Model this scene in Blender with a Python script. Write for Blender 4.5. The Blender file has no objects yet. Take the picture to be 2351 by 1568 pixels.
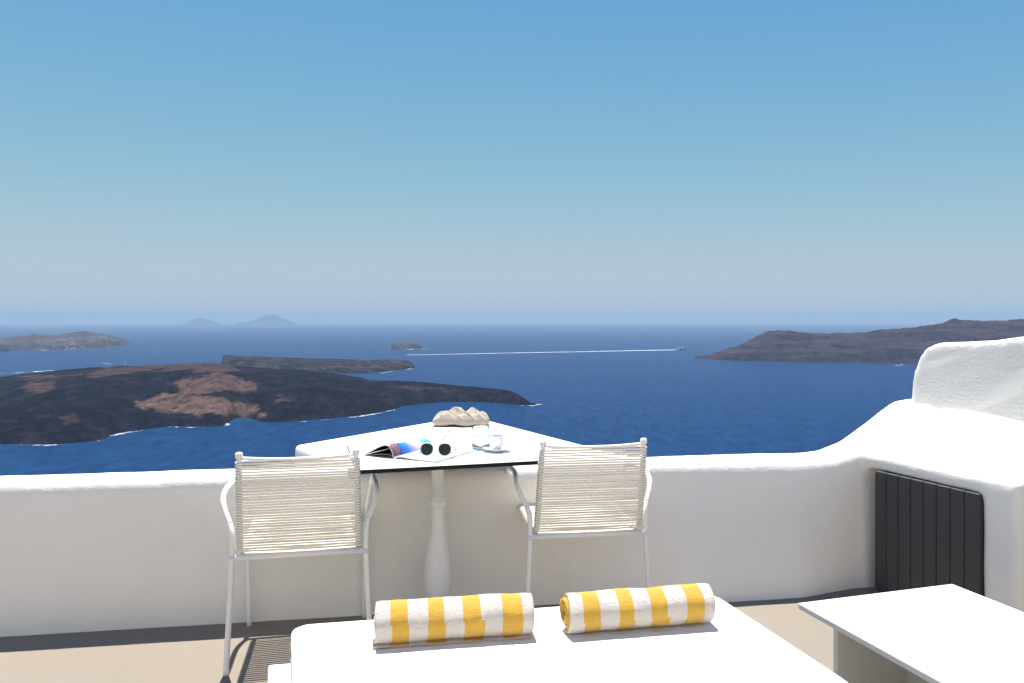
import bpy, bmesh, math, random
import numpy as np
from mathutils import Vector, Matrix

scene = bpy.context.scene
C = bpy.context.collection
R = math.radians

# ------------------------------------------------------------------ camera
# photograph measured at 2351 px width: focal length F px, eye level at row E, optical column CX
F, E, CX, EYE = 1750.0, 735.0, 1175.5, 1.30
SEA = EYE - 300.0
cam_d = bpy.data.cameras.new('camera')
cam = bpy.data.objects.new('camera', cam_d); C.objects.link(cam)
cam.location = (0, 0, EYE); cam.rotation_euler = (R(90), 0, 0)
cam_d.sensor_width = 36; cam_d.lens = 36 * F / 2351
cam_d.shift_y = -(784 - E) / 2351
cam_d.clip_start = 0.05; cam_d.clip_end = 150000
scene.camera = cam

# ------------------------------------------------------------------ light
SUN_EL, SUN_AZ = R(74), R(-17)
to_sun = Vector((math.sin(SUN_AZ) * math.cos(SUN_EL), math.cos(SUN_AZ) * math.cos(SUN_EL), math.sin(SUN_EL)))
world = bpy.data.worlds.new('World'); scene.world = world; world.use_nodes = True
wn = world.node_tree.nodes; wl = world.node_tree.links
sky = wn.new('ShaderNodeTexSky'); sky.sky_type = 'NISHITA'; sky.sun_disc = False
sky.sun_elevation = SUN_EL; sky.sun_rotation = SUN_AZ
sky.altitude = 300; sky.air_density = 1.0; sky.dust_density = 0.0; sky.ozone_density = 4.0
bg = wn['Background']; bg.inputs['Strength'].default_value = 0.10
# even colour grade of the whole sky (by the sky's own radiance): a soft shoulder flattens the bright horizon band
sep = wn.new('ShaderNodeSeparateColor'); cmb = wn.new('ShaderNodeCombineColor'); wl.new(sky.outputs[0], sep.inputs[0])
def wmath(op, a_, b_=None):
    q_ = wn.new('ShaderNodeMath'); q_.operation = op
    for i_, v_ in enumerate((a_, b_)):
        if v_ is None: continue
        if isinstance(v_, (int, float)): q_.inputs[i_].default_value = v_
        else: wl.new(v_, q_.inputs[i_])
    return q_.outputs[0]
for i, (k, pw_, sh) in enumerate(((.0745, 1.75, .52), (.1296, 1.50, .60), (.640, .02, 60.0))):
    g_ = wmath('MULTIPLY', wmath('POWER', sep.outputs[i], pw_), -k / sh)
    g_ = wmath('MULTIPLY', wmath('SUBTRACT', 1.0, wmath('EXPONENT', g_)), sh * 10 / 2 ** 1.0)
    wl.new(g_, cmb.inputs[i])
wl.new(cmb.outputs[0], bg.inputs['Color'])
sl = bpy.data.lights.new('sun', 'SUN'); sl.energy = 5.0; sl.angle = R(0.53); sl.color = (1.0, 0.955, 0.89)
so = bpy.data.objects.new('sun', sl); C.objects.link(so); so.rotation_euler = to_sun.to_track_quat('Z', 'Y').to_euler()
scene.view_settings.view_transform = 'Standard'; scene.view_settings.look = 'None'
scene.view_settings.exposure = 1.0; scene.view_settings.gamma = 1; scene.view_settings.use_curve_mapping = False
scene.render.engine = 'CYCLES'
scene.cycles.use_denoising = True
scene.cycles.denoising_prefilter = 'ACCURATE'; scene.cycles.denoising_input_passes = 'RGB_ALBEDO_NORMAL'
scene.cycles.volume_bounces = 1
scene.cycles.max_bounces = 16; scene.cycles.diffuse_bounces = 10; scene.cycles.transparent_max_bounces = 24

# ------------------------------------------------------------------ helpers
def at(px, py, z):
    """point on the horizontal plane z seen at photo pixel (px, py)"""
    y = (EYE - z) * F / (py - E)
    return Vector(((px - CX) / F * y, y, z))

def lerp(a, b, t): return a + (b - a) * t

def tag(o, label=None, cat=None, group=None, kind=None):
    if label: o['label'] = label
    if cat: o['category'] = cat
    if group: o['group'] = group
    if kind: o['kind'] = kind
    return o

def empty(name, loc=(0, 0, 0), rz=0.0):
    o = bpy.data.objects.new(name, None); C.objects.link(o)
    o.location = loc; o.rotation_euler = (0, 0, rz); o.empty_display_size = 0.1
    return o

def mobj(name, verts, faces, mat, parent=None, smooth=True, loc=None, rz=None, mats=None, fmat=None):
    me = bpy.data.meshes.new(name)
    me.from_pydata([tuple(v) for v in verts], [], [tuple(f) for f in faces])
    me.update()
    for m in (mats or [mat]): me.materials.append(m)
    if smooth: me.polygons.foreach_set('use_smooth', [True] * len(me.polygons))
    if fmat: me.polygons.foreach_set('material_index', fmat)
    o = bpy.data.objects.new(name, me); C.objects.link(o)
    if parent is not None: o.parent = parent
    if loc is not None: o.location = loc
    if rz is not None: o.rotation_euler = (0, 0, rz)
    return o

def bobj(name, bm, mat, parent=None, smooth=False, loc=None, rz=None):
    me = bpy.data.meshes.new(name); bm.to_mesh(me); bm.free(); me.materials.append(mat)
    if smooth: me.polygons.foreach_set('use_smooth', [True] * len(me.polygons))
    o = bpy.data.objects.new(name, me); C.objects.link(o)
    if parent is not None: o.parent = parent
    if loc is not None: o.location = loc
    if rz is not None: o.rotation_euler = (0, 0, rz)
    return o

def copy_tree(o, parent=None):
    c = o.copy(); C.objects.link(c); c.parent = parent
    for ch in list(o.children): copy_tree(ch, c)
    return c

def box_bm(x0, x1, y0, y1, z0, z1, bevel=0.0, seg=2):
    bm = bmesh.new()
    bmesh.ops.create_cube(bm, size=1)
    for v in bm.verts:
        v.co = Vector((lerp(x0, x1, v.co.x + .5), lerp(y0, y1, v.co.y + .5), lerp(z0, z1, v.co.z + .5)))
    if bevel: bmesh.ops.bevel(bm, geom=bm.edges[:], offset=bevel, segments=seg, profile=.5, affect='EDGES')
    return bm

def spline(pts, n=8, closed=False):
    P = [Vector(p) for p in pts]; out = []; N = len(P)
    rng = range(N) if closed else range(N - 1)
    for i in rng:
        if closed: a, b, c, d = P[i - 1], P[i], P[(i + 1) % N], P[(i + 2) % N]
        else: a, b, c, d = P[max(i - 1, 0)], P[i], P[i + 1], P[min(i + 2, N - 1)]
        for k in range(n):
            t = k / n
            out.append(.5 * ((2 * b) + (c - a) * t + (2 * a - 5 * b + 4 * c - d) * t * t + (3 * b - a - 3 * c + d) * t ** 3))
    if not closed: out.append(P[-1])
    return out

def tube(path, r, n=10, closed=False, cap=True):
    P = [Vector(p) for p in path]; N = len(P); V = []; Fc = []
    def tan(i):
        if closed: return (P[(i + 1) % N] - P[i - 1]).normalized()
        return (P[min(i + 1, N - 1)] - P[max(i - 1, 0)]).normalized()
    t0 = tan(0)
    u = t0.cross(Vector((0, 0, 1)))
    if u.length < .2: u = t0.cross(Vector((1, 0, 0)))
    u.normalize()
    for i in range(N):
        t = tan(i); u = (u - t * u.dot(t)).normalized(); w = t.cross(u)
        rr = r[i] if isinstance(r, (list, tuple)) else r
        for k in range(n):
            a = 2 * math.pi * k / n
            V.append(P[i] + (u * math.cos(a) + w * math.sin(a)) * rr)
    M = N if closed else N - 1
    for i in range(M):
        j = (i + 1) % N
        for k in range(n):
            k2 = (k + 1) % n
            Fc.append((i * n + k, i * n + k2, j * n + k2, j * n + k))
    if cap and not closed:
        Fc.append(tuple(range(n))[::-1]); Fc.append(tuple((N - 1) * n + k for k in range(n)))
    return V, Fc

def lathe(prof, n=32, cap0=False, cap1=False):
    V = []; Fc = []
    for r, z in prof:
        for k in range(n):
            a = 2 * math.pi * k / n; V.append(Vector((r * math.cos(a), r * math.sin(a), z)))
    for i in range(len(prof) - 1):
        for k in range(n):
            k2 = (k + 1) % n
            Fc.append((i * n + k, i * n + k2, (i + 1) * n + k2, (i + 1) * n + k))
    if cap0: Fc.append(tuple(range(n))[::-1])
    if cap1: Fc.append(tuple((len(prof) - 1) * n + k for k in range(n)))
    return V, Fc

def join(*parts):
    V = []; Fc = []
    for v, f in parts:
        b = len(V); V += list(v); Fc += [tuple(i + b for i in q) for q in f]
    return V, Fc

def round_poly(pts, rad, n=8):
    """plan polygon with rounded corners; rad = one radius or one per corner"""
    P = [Vector((p[0], p[1])) for p in pts]; N = len(P); out = []
    for i in range(N):
        a, b, c = P[i - 1], P[i], P[(i + 1) % N]
        r = rad[i] if isinstance(rad, (list, tuple)) else rad
        d1 = (a - b); d2 = (c - b); l1, l2 = d1.length, d2.length; d1.normalize(); d2.normalize()
        ang = math.acos(max(-1, min(1, d1.dot(d2))))
        t = min(r / math.tan(ang / 2), l1 * .48, l2 * .48)
        p0, p1 = b + d1 * t, b + d2 * t
        for k in range(n + 1):
            s = k / n
            out.append(p0 * (1 - s) ** 2 + b * 2 * s * (1 - s) + p1 * s * s)
    return out

# value noise in numpy
def _hash(ix, iy, seed):
    h = (ix.astype(np.int64) * 374761393 + iy.astype(np.int64) * 668265263 + seed * 1442695041) & 0xffffffff
    h = ((h ^ (h >> 13)) * 1274126177) & 0xffffffff
    return ((h ^ (h >> 16)) & 0xffff) / 65535.0
def vnoise(x, y, seed=0):
    x = np.asarray(x, float); y = np.asarray(y, float)
    ix = np.floor(x); iy = np.floor(y); fx = x - ix; fy = y - iy
    fx = fx * fx * fx * (fx * (fx * 6 - 15) + 10); fy = fy * fy * fy * (fy * (fy * 6 - 15) + 10)
    a = _hash(ix, iy, seed); b = _hash(ix + 1, iy, seed); c = _hash(ix, iy + 1, seed); d = _hash(ix + 1, iy + 1, seed)
    return (a * (1 - fx) + b * fx) * (1 - fy) + (c * (1 - fx) + d * fx) * fy
def fbm(x, y, oct=5, seed=0, gain=.5):
    s = 0; a = 1; t = 0
    for k in range(oct):
        s = s + a * vnoise(x * 2 ** k + 17.3 * k, y * 2 ** k - 9.1 * k, seed + k); t += a; a *= gain
    return s / t

# ------------------------------------------------------------------ materials
class Mat:
    def __init__(s, name, base=(.8, .8, .8), rough=.5, spec=.5, **kw):
        s.m = bpy.data.materials.new(name); s.m.use_nodes = True
        s.n = s.m.node_tree.nodes; s.l = s.m.node_tree.links
        s.b = s.n['Principled BSDF']; s.out = s.n['Material Output']
        s.b.inputs['Base Color'].default_value = (*base, 1); s.b.inputs['Roughness'].default_value = rough
        s.b.inputs['Specular IOR Level'].default_value = spec
        for k, v in kw.items(): s.b.inputs[k.replace('_', ' ')].default_value = v
        s.co = None
    def node(s, t, **kw):
        n = s.n.new(t)
        for k, v in kw.items(): setattr(n, k, v)
        return n
    def coord(s, kind='Object'):
        tc = s.n.new('ShaderNodeTexCoord'); return tc.outputs[kind]
    def pos(s):
        return s.n.new('ShaderNodeNewGeometry').outputs['Position']
    def mapping(s, src, scale=(1, 1, 1), rot=(0, 0, 0), loc=(0, 0, 0)):
        mp = s.n.new('ShaderNodeMapping'); mp.inputs['Scale'].default_value = scale
        mp.inputs['Rotation'].default_value = rot; mp.inputs['Location'].default_value = loc
        s.l.new(src, mp.inputs['Vector']); return mp.outputs[0]
    def noise(s, src, scale, detail=4, rough=.55, dist=0):
        n = s.n.new('ShaderNodeTexNoise'); n.inputs['Scale'].default_value = scale
        n.inputs['Detail'].default_value = detail; n.inputs['Roughness'].default_value = rough; n.inputs['Distortion'].default_value = dist
        s.l.new(src, n.inputs['Vector']); return n.outputs['Fac']
    def ramp(s, src, stops, interp='LINEAR'):
        r = s.n.new('ShaderNodeValToRGB'); r.color_ramp.interpolation = interp
        el = r.color_ramp.elements
        while len(el) < len(stops): el.new(.5)
        for e, (p, c) in zip(el, stops): e.position = p; e.color = (*c, 1) if len(c) == 3 else c
        s.l.new(src, r.inputs['Fac']); return r.outputs['Color']
    def mix(s, fac, a, b, mode='MIX'):
        m = s.n.new('ShaderNodeMix'); m.data_type = 'RGBA'; m.blend_type = mode
        for sock, v in ((m.inputs[0], fac), (m.inputs[6], a), (m.inputs[7], b)):
            if isinstance(v, (int, float)): sock.default_value = v
            elif isinstance(v, tuple): sock.default_value = (*v, 1)
            else: s.l.new(v, sock)
        return m.outputs[2]
    def math(s, op, a, b=None, c=None):
        m = s.n.new('ShaderNodeMath'); m.operation = op
        for i, v in enumerate((a, b, c)):
            if v is None: continue
            if isinstance(v, (int, float)): m.inputs[i].default_value = v
            else: s.l.new(v, m.inputs[i])
        return m.outputs[0]
    def color(s, src): s.l.new(src, s.b.inputs['Base Color']); return s
    def bump(s, h, strength=.3, dist=.01, normal=None):
        b = s.n.new('ShaderNodeBump'); b.inputs['Strength'].default_value = strength; b.inputs['Distance'].default_value = dist
        s.l.new(h, b.inputs['Height'])
        if normal is not None: s.l.new(normal, b.inputs['Normal'])
        s.l.new(b.outputs[0], s.b.inputs['Normal']); return b.outputs[0]

def plaster(name, base, rough_bump, scale=1.0):
    m = Mat(name, base, .85, .2)
    p = m.pos()
    n1 = m.noise(p, 1.3 * scale, 5, .6)
    dk = tuple(c * .94 for c in base); wm = (base[0], base[1] * .985, base[2] * .955)
    c = m.mix(m.ramp(n1, [(.35, (0, 0, 0)), (.7, (1, 1, 1))]), base, wm)
    n2 = m.noise(p, 7 * scale, 6, .65)
    c = m.mix(m.ramp(n2, [(.5, (0, 0, 0)), (.85, (.7, .7, .7))]), c, dk)
    m.color(c)
    h1 = m.noise(m.mapping(p, (1, 1, 1.7)), 42 * scale, 5, .6, .4)
    b1 = m.bump(h1, rough_bump, .006)
    h2 = m.noise(p, 6 * scale, 3)
    m.bump(h2, .25, .02, b1)
    return m.m

M = {}
M['plaster'] = plaster('whitewash', (.80, .78, .735), .35)
M['plaster_rough'] = plaster('rough_whitewash', (.80, .78, .735), .9)
M['ledge'] = plaster('ledge_whitewash', (.80, .78, .735), .2)

m = Mat('terrace_cement', (.225, .195, .158), .9, .15)
p = m.pos()
c = m.mix(m.ramp(m.noise(p, .9, 5, .6), [(.3, (0, 0, 0)), (.7, (1, 1, 1))]), (.230, .201, .165), (.213, .184, .149))
c = m.mix(m.ramp(m.noise(m.mapping(p, (1, 3, 1), (0, 0, .16)), 14, 6, .7), [(.55, (0, 0, 0)), (.9, (.8, .8, .8))]), c, (.183, .158, .127))
m.color(c); m.bump(m.noise(p, 130, 4, .6), .25, .002); M['floor'] = m.m

m = Mat('white_powder_coat', (.80, .785, .74), .38, .5); p = m.coord()
m.bump(m.noise(p, 300, 2), .05, .001); M['tube'] = m.m
m = Mat('white_cord', (.80, .75, .655), .45, .4); M['cord'] = m.m
m = Mat('table_laminate', (.76, .77, .78), .35, .4); p = m.pos()
m.color(m.mix(m.noise(p, 30, 4), (.69, .70, .71), (.72, .725, .725))); M['laminate'] = m.m
M['black_edge'] = Mat('black_laminate_edge', (.006, .006, .006), .5, .2).m
M['pedestal'] = Mat('pedestal_paint', (.78, .76, .73), .45, .4).m
m = Mat('lacquered_board', (.72, .71, .675), .4, .35); p = m.pos()
m.bump(m.noise(p, 60, 3), .04, .002); M['board_white'] = m.m
m = Mat('mattress_fabric', (.72, .705, .655), .9, .1); p = m.coord()
wv = m.noise(p, 900, 2); b0 = m.bump(wv, .2, .001)
m.bump(m.noise(m.mapping(p, (1, 1.6, 1)), 6, 5, .55), .55, .03, b0); M['mattress'] = m.m
m = Mat('cabinet_door_paint', (.05, .05, .052), .55, .35); p = m.coord()
m.color(m.mix(m.noise(m.mapping(p, (30, 30, 1.5)), 3, 5, .6), (.046, .045, .048), (.062, .061, .063)))
m.bump(m.noise(m.mapping(p, (60, 60, 2)), 3, 4), .15, .002); M['door'] = m.m
M['gap_shade'] = Mat('gap_shade_paint', (.012, .011, .010), .9, .1).m

# ------------------------------------------------------------------ large setting: sea, terrace floor, cliff
m = Mat('sea_water', (.004, .035, .10), .35, .5, IOR=1.333)
p = m.pos()
n_big = m.noise(m.mapping(p, (.0009, .0025, 0)), 1, 4, .6, .5)
n_mid = m.noise(m.mapping(p, (.012, .03, 0)), 1, 4, .65)
c = m.mix(m.ramp(n_big, [(.3, (0, 0, 0)), (.7, (1, 1, 1))]), (0.0008, 0.0205, 0.0750), (0.0013, 0.0244, 0.0834))
c = m.mix(m.ramp(n_mid, [(.45, (0, 0, 0)), (.75, (1, 1, 1))]), c, (0.0021, 0.0297, 0.0962))
inlet = at(556, 962, SEA)
dv = m.node('ShaderNodeVectorMath', operation='DISTANCE'); m.l.new(p, dv.inputs[0]); dv.inputs[1].default_value = inlet
c = m.mix(m.ramp(m.math('DIVIDE', dv.outputs['Value'], 150), [(.1, (.5, .5, .5)), (.75, (0, 0, 0))]), c, (0.0049, 0.0566, 0.0813))
m.color(c)
m.b.inputs['Specular IOR Level'].default_value = .02
rip = m.noise(m.mapping(p, (.030, .011, 0), (0, 0, .5)), 1, 8, .74)
c = m.mix(m.ramp(rip, [(.38, (.8, .8, .8)), (.50, (0, 0, 0))]), c, (.0001, .0125, .048))
c = m.mix(m.ramp(rip, [(.52, (0, 0, 0)), (.66, (.8, .8, .8))]), c, (.0040, .040, .115))
m.color(c)
w1 = m.noise(m.mapping(p, (.05, .11, 0)), 1, 5, .65)
m.bump(w1, .8, 4.0)
M['sea'] = m.m
V = [Vector((0, 0, SEA))]; Fc = []
rings = [400, 1500, 4000, 9000, 18000, 32000, 60000]; n = 96
for r_ in rings:
    for k in range(n):
        a = 2 * math.pi * k / n; V.append(Vector((r_ * math.cos(a), r_ * math.sin(a), SEA)))
for k in range(n): Fc.append((0, 1 + k, 1 + (k + 1) % n))
for i in range(len(rings) - 1):
    for k in range(n):
        k2 = (k + 1) % n; Fc.append((1 + i * n + k, 1 + (i + 1) * n + k, 1 + (i + 1) * n + k2, 1 + i * n + k2))
tag(mobj('sea', V, Fc, M['sea'], smooth=False), kind='structure')

tag(mobj('terrace_floor', [(-7, -6.2, 0), (7, -6.2, 0), (7, 4.4, 0), (-7, 2.7, 0)], [(0, 1, 2, 3)], M['floor'], smooth=False), kind='structure')

m = Mat('cliff_rock', (.16, .11, .085), .95, .1); p = m.pos()
m.color(m.ramp(m.noise(m.mapping(p, (.03, .03, .12)), 1, 6, .65), [(.3, (.07, .05, .045)), (.7, (.20, .14, .11))]))
M['cliff'] = m.m
# caldera slope that carries the terrace
nx, ny = 60, 40
xs = np.linspace(-420, 420, nx); ys = np.linspace(0, 1, ny)
V = []; Fc = []
for j, t in enumerate(ys):
    for i, x in enumerate(xs):
        yy = 3.6 + .1575 * max(-40, min(40, x)) * .6 + 230 * t ** 1.15
        z = -1.2 - 305 * t ** .92
        if t > .01:
            q = float(fbm(np.array(x * .03), np.array(t * 12), 4, 5)) - .5
            yy += q * 30 * min(1, t * 4); z -= abs(q) * 10 * min(1, t * 5)
        V.append((x, yy, z))
for j in range(ny - 1):
    for i in range(nx - 1):
        a = j * nx + i; Fc.append((a, a + 1, a + nx + 1, a + nx))
b = len(V)
V += [(-420, -60, -1.2), (420, -60, -1.2)]
Fc.append((b, b + 1, nx - 1, 0))
tag(mobj('cliff', V, Fc, M['cliff']), kind='structure')

# ------------------------------------------------------------------ islands
def island_material(name, low, mid, high, patch=None, bump=6.0, strata=None, white=None):
    m = Mat(name, mid, 1.0, .0); p = m.pos()
    n = m.noise(m.mapping(p, (.014, .014, .014)), 1, 9, .78)
    c = m.ramp(n, [(.42, low), (.50, mid), (.59, high)])
    if strata:
        w = m.noise(m.mapping(p, (.0025, .0025, .035)), 1, 5, .6, .4)
        c = m.mix(m.ramp(w, [(.45, (0, 0, 0)), (.55, (1, 1, 1))]), c, strata)
    if patch:
        at_ = m.node('ShaderNodeAttribute', attribute_name='patch')
        c2 = m.mix(m.ramp(m.noise(m.mapping(p, (.03, .03, .03)), 1, 6, .75), [(.35, (0, 0, 0)), (.65, (1, 1, 1))]), patch[0], patch[1])
        c = m.mix(at_.outputs['Fac'], c, c2)
    if white:
        vn = m.node('ShaderNodeTexVoronoi'); m.l.new(m.mapping(p, (.012, .012, .02)), vn.inputs['Vector'])
        sel = m.math('LESS_THAN', vn.outputs['Distance'], white[0])
        region = m.ramp(m.noise(m.mapping(p, (.0016, .0016, .004)), 1, 3), [(.50, (0, 0, 0)), (.56, (1, 1, 1))])
        c = m.mix(m.math('MULTIPLY', sel, region), c, white[1])
    m.color(c)
    m.bump(m.noise(m.mapping(p, (.045, .045, .045)), 1, 6, .75), 1.0, bump)
    return m.m

def point_in_poly(px, py, poly):
    ins = np.zeros(px.shape, bool); n = len(poly)
    for i in range(n):
        x0, y0 = poly[i]; x1, y1 = poly[(i + 1) % n]
        cond = ((y0 > py) != (y1 > py))
        xi = (x1 - x0) * (py - y0) / (y1 - y0 + 1e-9) + x0
        ins ^= cond & (px < xi)
    return ins

def island(name, label, cat, mat, skyline, shore, ridge, back, res, profile=1.6, rough=(6, 60), cliff=6.0, seed=1, patches=None, cut_edges=True, shore_noise=25, domes=(), gully=0):
    """land surface: near shore from the waterline in the photo, ridge height from the skyline at the ridge's own distance"""
    spx = [s[0] for s in skyline]
    x_ = np.array([s[0] for s in shore], float); sd = (300.0 * F) / (np.array([s[1] for s in shore], float) - E)
    rx = np.array([r[0] for r in ridge], float); rd = np.array([r[1] for r in ridge], float)
    skx = np.array(spx, float); sky_ = np.array([s[1] for s in skyline], float)
    lo, hi = min(spx), max(spx)
    dmin = sd.min() - 80; dmax = rd.max() + back + 120
    X0 = min((lo - CX) / F * dmin, (lo - CX) / F * dmax) - 60; X1 = max((hi - CX) / F * dmin, (hi - CX) / F * dmax) + 60
    gx = np.arange(X0, X1, res); gy = np.arange(dmin, dmax, res)
    GX, GY = np.meshgrid(gx, gy)
    PX = CX + F * GX / GY
    D0 = np.interp(PX, x_, sd) + (fbm(GX / 120, GY / 120, 4, seed + 30) - .5) * shore_noise
    D1 = np.maximum(np.interp(PX, rx, rd), D0 + 30)
    HH = 300.0 - (np.interp(PX, skx, sky_) - E) * D1 / F
    HH = np.maximum(HH, 3)
    t = np.clip((GY - D0) / (D1 - D0), 0, 1)
    n1 = fbm(GX / rough[1], GY / rough[1], 6, seed, .62) - .5
    rg_ = 1 - np.abs(fbm(GX / (rough[1] * 3), GY / (rough[1] * 3), 5, seed + 70, .6) * 2 - 1) * 2
    n1 = n1 * .75 + rg_ * .22
    if gully: n1 = n1 * .6 + gully * (1 - np.abs(fbm(GX / (rough[1] * .55), GY / (rough[1] * 2.6), 5, seed + 90, .6) * 2 - 1) * 3)
    n2 = fbm(GX / (rough[1] * 5), GY / (rough[1] * 5), 4, seed + 9) - .5
    front = cliff * np.clip(t * 25, 0, 1) * np.clip(HH / 30, .05, 1) + np.maximum(HH - cliff * np.clip(HH / 30, .05, 1), 0) * (1 - (1 - t) ** profile)
    front += (n1 * rough[0] * 2 + n2 * rough[0] * 4 * t * (1 - t) * 2) * np.clip(t * 10, 0, 1) * np.clip(HH / 55, .04, 1) * np.where(t > .92, .18, 1)
    for (dx, dy, dr, dh) in domes:
        front = front + dh * np.exp(-(((GX - dx) / dr) ** 2 + ((GY - dy) / (dr * .8)) ** 2)) * np.clip(t * 8, 0, 1)
    front = np.minimum(front, HH * (.45 + .55 * np.sqrt(t)) + 2 + n1 * rough[0] * .25)
    tb = np.clip((GY - D1) / (back * np.clip(HH / 45, .06, 1)), 0, 1)
    H = np.where(GY <= D1, front, HH * (1 - tb) ** .7 + n1 * rough[0] * .3 * np.clip(HH / 55, .04, 1))
    under = (GY < D0) | (tb >= 1)
    edge = np.minimum((PX - lo), (hi - PX))
    if cut_edges: under |= edge < 0
    H = np.where(under, -6.0, np.maximum(H, .8))
    keep = H > -5
    kq = keep[:-1, :-1] | keep[1:, :-1] | keep[:-1, 1:] | keep[1:, 1:]
    used = np.zeros(H.shape, bool)
    used[:-1, :-1] |= kq; used[1:, :-1] |= kq; used[:-1, 1:] |= kq; used[1:, 1:] |= kq
    idx = -np.ones(H.shape, int); idx[used] = np.arange(used.sum())
    verts = np.stack([GX[used], GY[used], H[used] + SEA], 1)
    jj, ii = np.nonzero(kq)
    faces = np.stack([idx[jj, ii], idx[jj, ii + 1], idx[jj + 1, ii + 1], idx[jj + 1, ii]], 1)
    me = bpy.data.meshes.new(name)
    me.vertices.add(len(verts)); me.vertices.foreach_set('co', verts.ravel())
    me.loops.add(faces.size); me.loops.foreach_set('vertex_index', faces.ravel().astype(np.int32))
    me.polygons.add(len(faces)); me.polygons.foreach_set('loop_start', np.arange(0, faces.size, 4, dtype=np.int32))
    me.update(calc_edges=True); me.validate()
    me.polygons.foreach_set('use_smooth', [True] * len(me.polygons))
    me.materials.append(mat)
    if patches:
        PY = E + (300.0 - H) * F / GY
        wob = (fbm(GX / 90, GY / 90, 4, seed + 3) - .5)
        val = np.zeros(H.shape)
        for poly, s in patches:
            ins = point_in_poly(PX + wob * 60, PY + (fbm(GX / 60, GY / 60, 5, seed + 6, .65) - .5) * 26, poly)
            val = np.maximum(val, ins * s)
        k = val.copy()
        for _ in range(1):
            k[1:-1, 1:-1] = (k[1:-1, 1:-1] * 2 + k[:-2, 1:-1] + k[2:, 1:-1] + k[1:-1, :-2] + k[1:-1, 2:]) / 6
        at_ = me.attributes.new('patch', 'FLOAT', 'POINT'); at_.data.foreach_set('value', k[used].astype(np.float32))
    o = bpy.data.objects.new(name, me); C.objects.link(o)
    tag(o, label, cat, kind='structure')
    return o

lava = island_material('lava_rock', (.0004, .0003, .0020), (.0028, .0020, .0062), (.015, .0118, .0185), ((.040, .023, .019), (.165, .098, .076)), 9)
kam_sky = [(-500, 905), (-200, 882), (0, 866), (60, 858), (110, 852), (200, 845), (240, 843), (280, 839), (300, 841), (400, 837), (470, 834), (500, 834), (545, 840), (580, 844), (640, 849), (700, 851), (760, 858), (800, 862), (830, 868), (850, 873), (950, 876), (1050, 886), (1100, 890), (1150, 895), (1172, 899), (1186, 905), (1199, 912), (1211, 920), (1222, 928), (1230, 933)]
kam_shore = [(-500, 1045), (-200, 1030), (0, 1020), (120, 1021), (200, 1014), (240, 1009), (256, 998), (320, 988), (390, 978), (450, 980), (505, 980), (521, 972), (540, 961), (560, 957), (580, 962), (600, 969), (650, 969), (750, 962), (850, 951), (905, 940), (925, 932), (1000, 924), (1080, 922), (1150, 925), (1200, 930), (1230, 930)]
patches = [
    ([(306, 938), (330, 918), (380, 905), (450, 907), (520, 922), (580, 930), (610, 940), (590, 958), (560, 952), (500, 946), (470, 958), (420, 950), (360, 945)], .95),
    ([(415, 890), (425, 868), (470, 862), (540, 862), (570, 880), (575, 897), (530, 896), (470, 902), (420, 902)], .75),
    ([(180, 862), (260, 842), (400, 832), (520, 830), (555, 846), (500, 862), (420, 848), (330, 852), (230, 862), (100, 870), (40, 872), (60, 860)], .42),
    ([(40, 890), (70, 875), (130, 878), (110, 898), (60, 905)], .4),
    ([(120, 955), (170, 945), (180, 965), (140, 975)], .25),
    ([(620, 915), (660, 908), (690, 916), (640, 922)], .45),
    ([(900, 885), (980, 888), (1080, 896), (1020, 900), (930, 894)], .25),
]
island('lava_island', 'dark lava island with reddish brown bare patches in the bay', 'island', lava, kam_sky, kam_shore,
       [(-500, 3100), (0, 3200), (900, 3150), (1050, 3020), (1150, 2880), (1200, 2760), (1230, 2710)], 420, 5.0, 1.5, (19, 36), 10, 3, patches, domes=[(-960, 2420, 130, 30), (-900, 2900, 200, 18), (-520, 2750, 170, 26), (-700, 2600, 120, 16), (-1500, 2600, 220, 20), (-150, 2850, 130, 12), (-1250, 2250, 120, 14), (-480, 2400, 110, 10)])
lava2 = island_material('old_lava_rock', (.003, .0034, .006), (.011, .0105, .0135), (.042, .035, .033), None, 8, None, (.22, (.08, .066, .056)))
island('lava_islet', 'flat topped dark islet with a sheer end cliff beyond the lava island', 'island', lava2,
       [(508, 838), (512, 816), (520, 815), (548, 818), (600, 818), (660, 821), (720, 823), (800, 825), (850, 827), (900, 825), (935, 827), (948, 834), (952, 843)],
       [(508, 860), (700, 862), (780, 857), (850, 857), (900, 851), (952, 845)], [(508, 4700), (800, 4900), (952, 4950)], 300, 9, 2.3, (16, 80), 18, 12, gully=.2)
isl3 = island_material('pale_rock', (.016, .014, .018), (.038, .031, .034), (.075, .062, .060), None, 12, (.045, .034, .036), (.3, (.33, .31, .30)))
island('flat_islet', 'small flat rock islet alone in open sea under the horizon', 'island', isl3,
       [(889, 800), (897, 793), (905, 787), (925, 783), (945, 784), (958, 788), (970, 795), (982, 799)], [(889, 800.5), (930, 802), (982, 799.5)],
       [(889, 7900), (930, 8000), (982, 8100)], 150, 14, 3.5, (7, 120), 20, 21, shore_noise=40)
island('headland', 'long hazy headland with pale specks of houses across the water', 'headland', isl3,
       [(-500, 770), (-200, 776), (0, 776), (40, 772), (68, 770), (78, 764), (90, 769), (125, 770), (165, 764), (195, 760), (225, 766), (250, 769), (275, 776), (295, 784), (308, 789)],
       [(-500, 806), (0, 804), (60, 804), (150, 803), (235, 801), (250, 795), (308, 790.5)], [(-500, 9300), (0, 9000), (200, 9200), (308, 9600)], 700, 22, 1.7, (34, 240), 40, 33, shore_noise=200, gully=.25)
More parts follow.
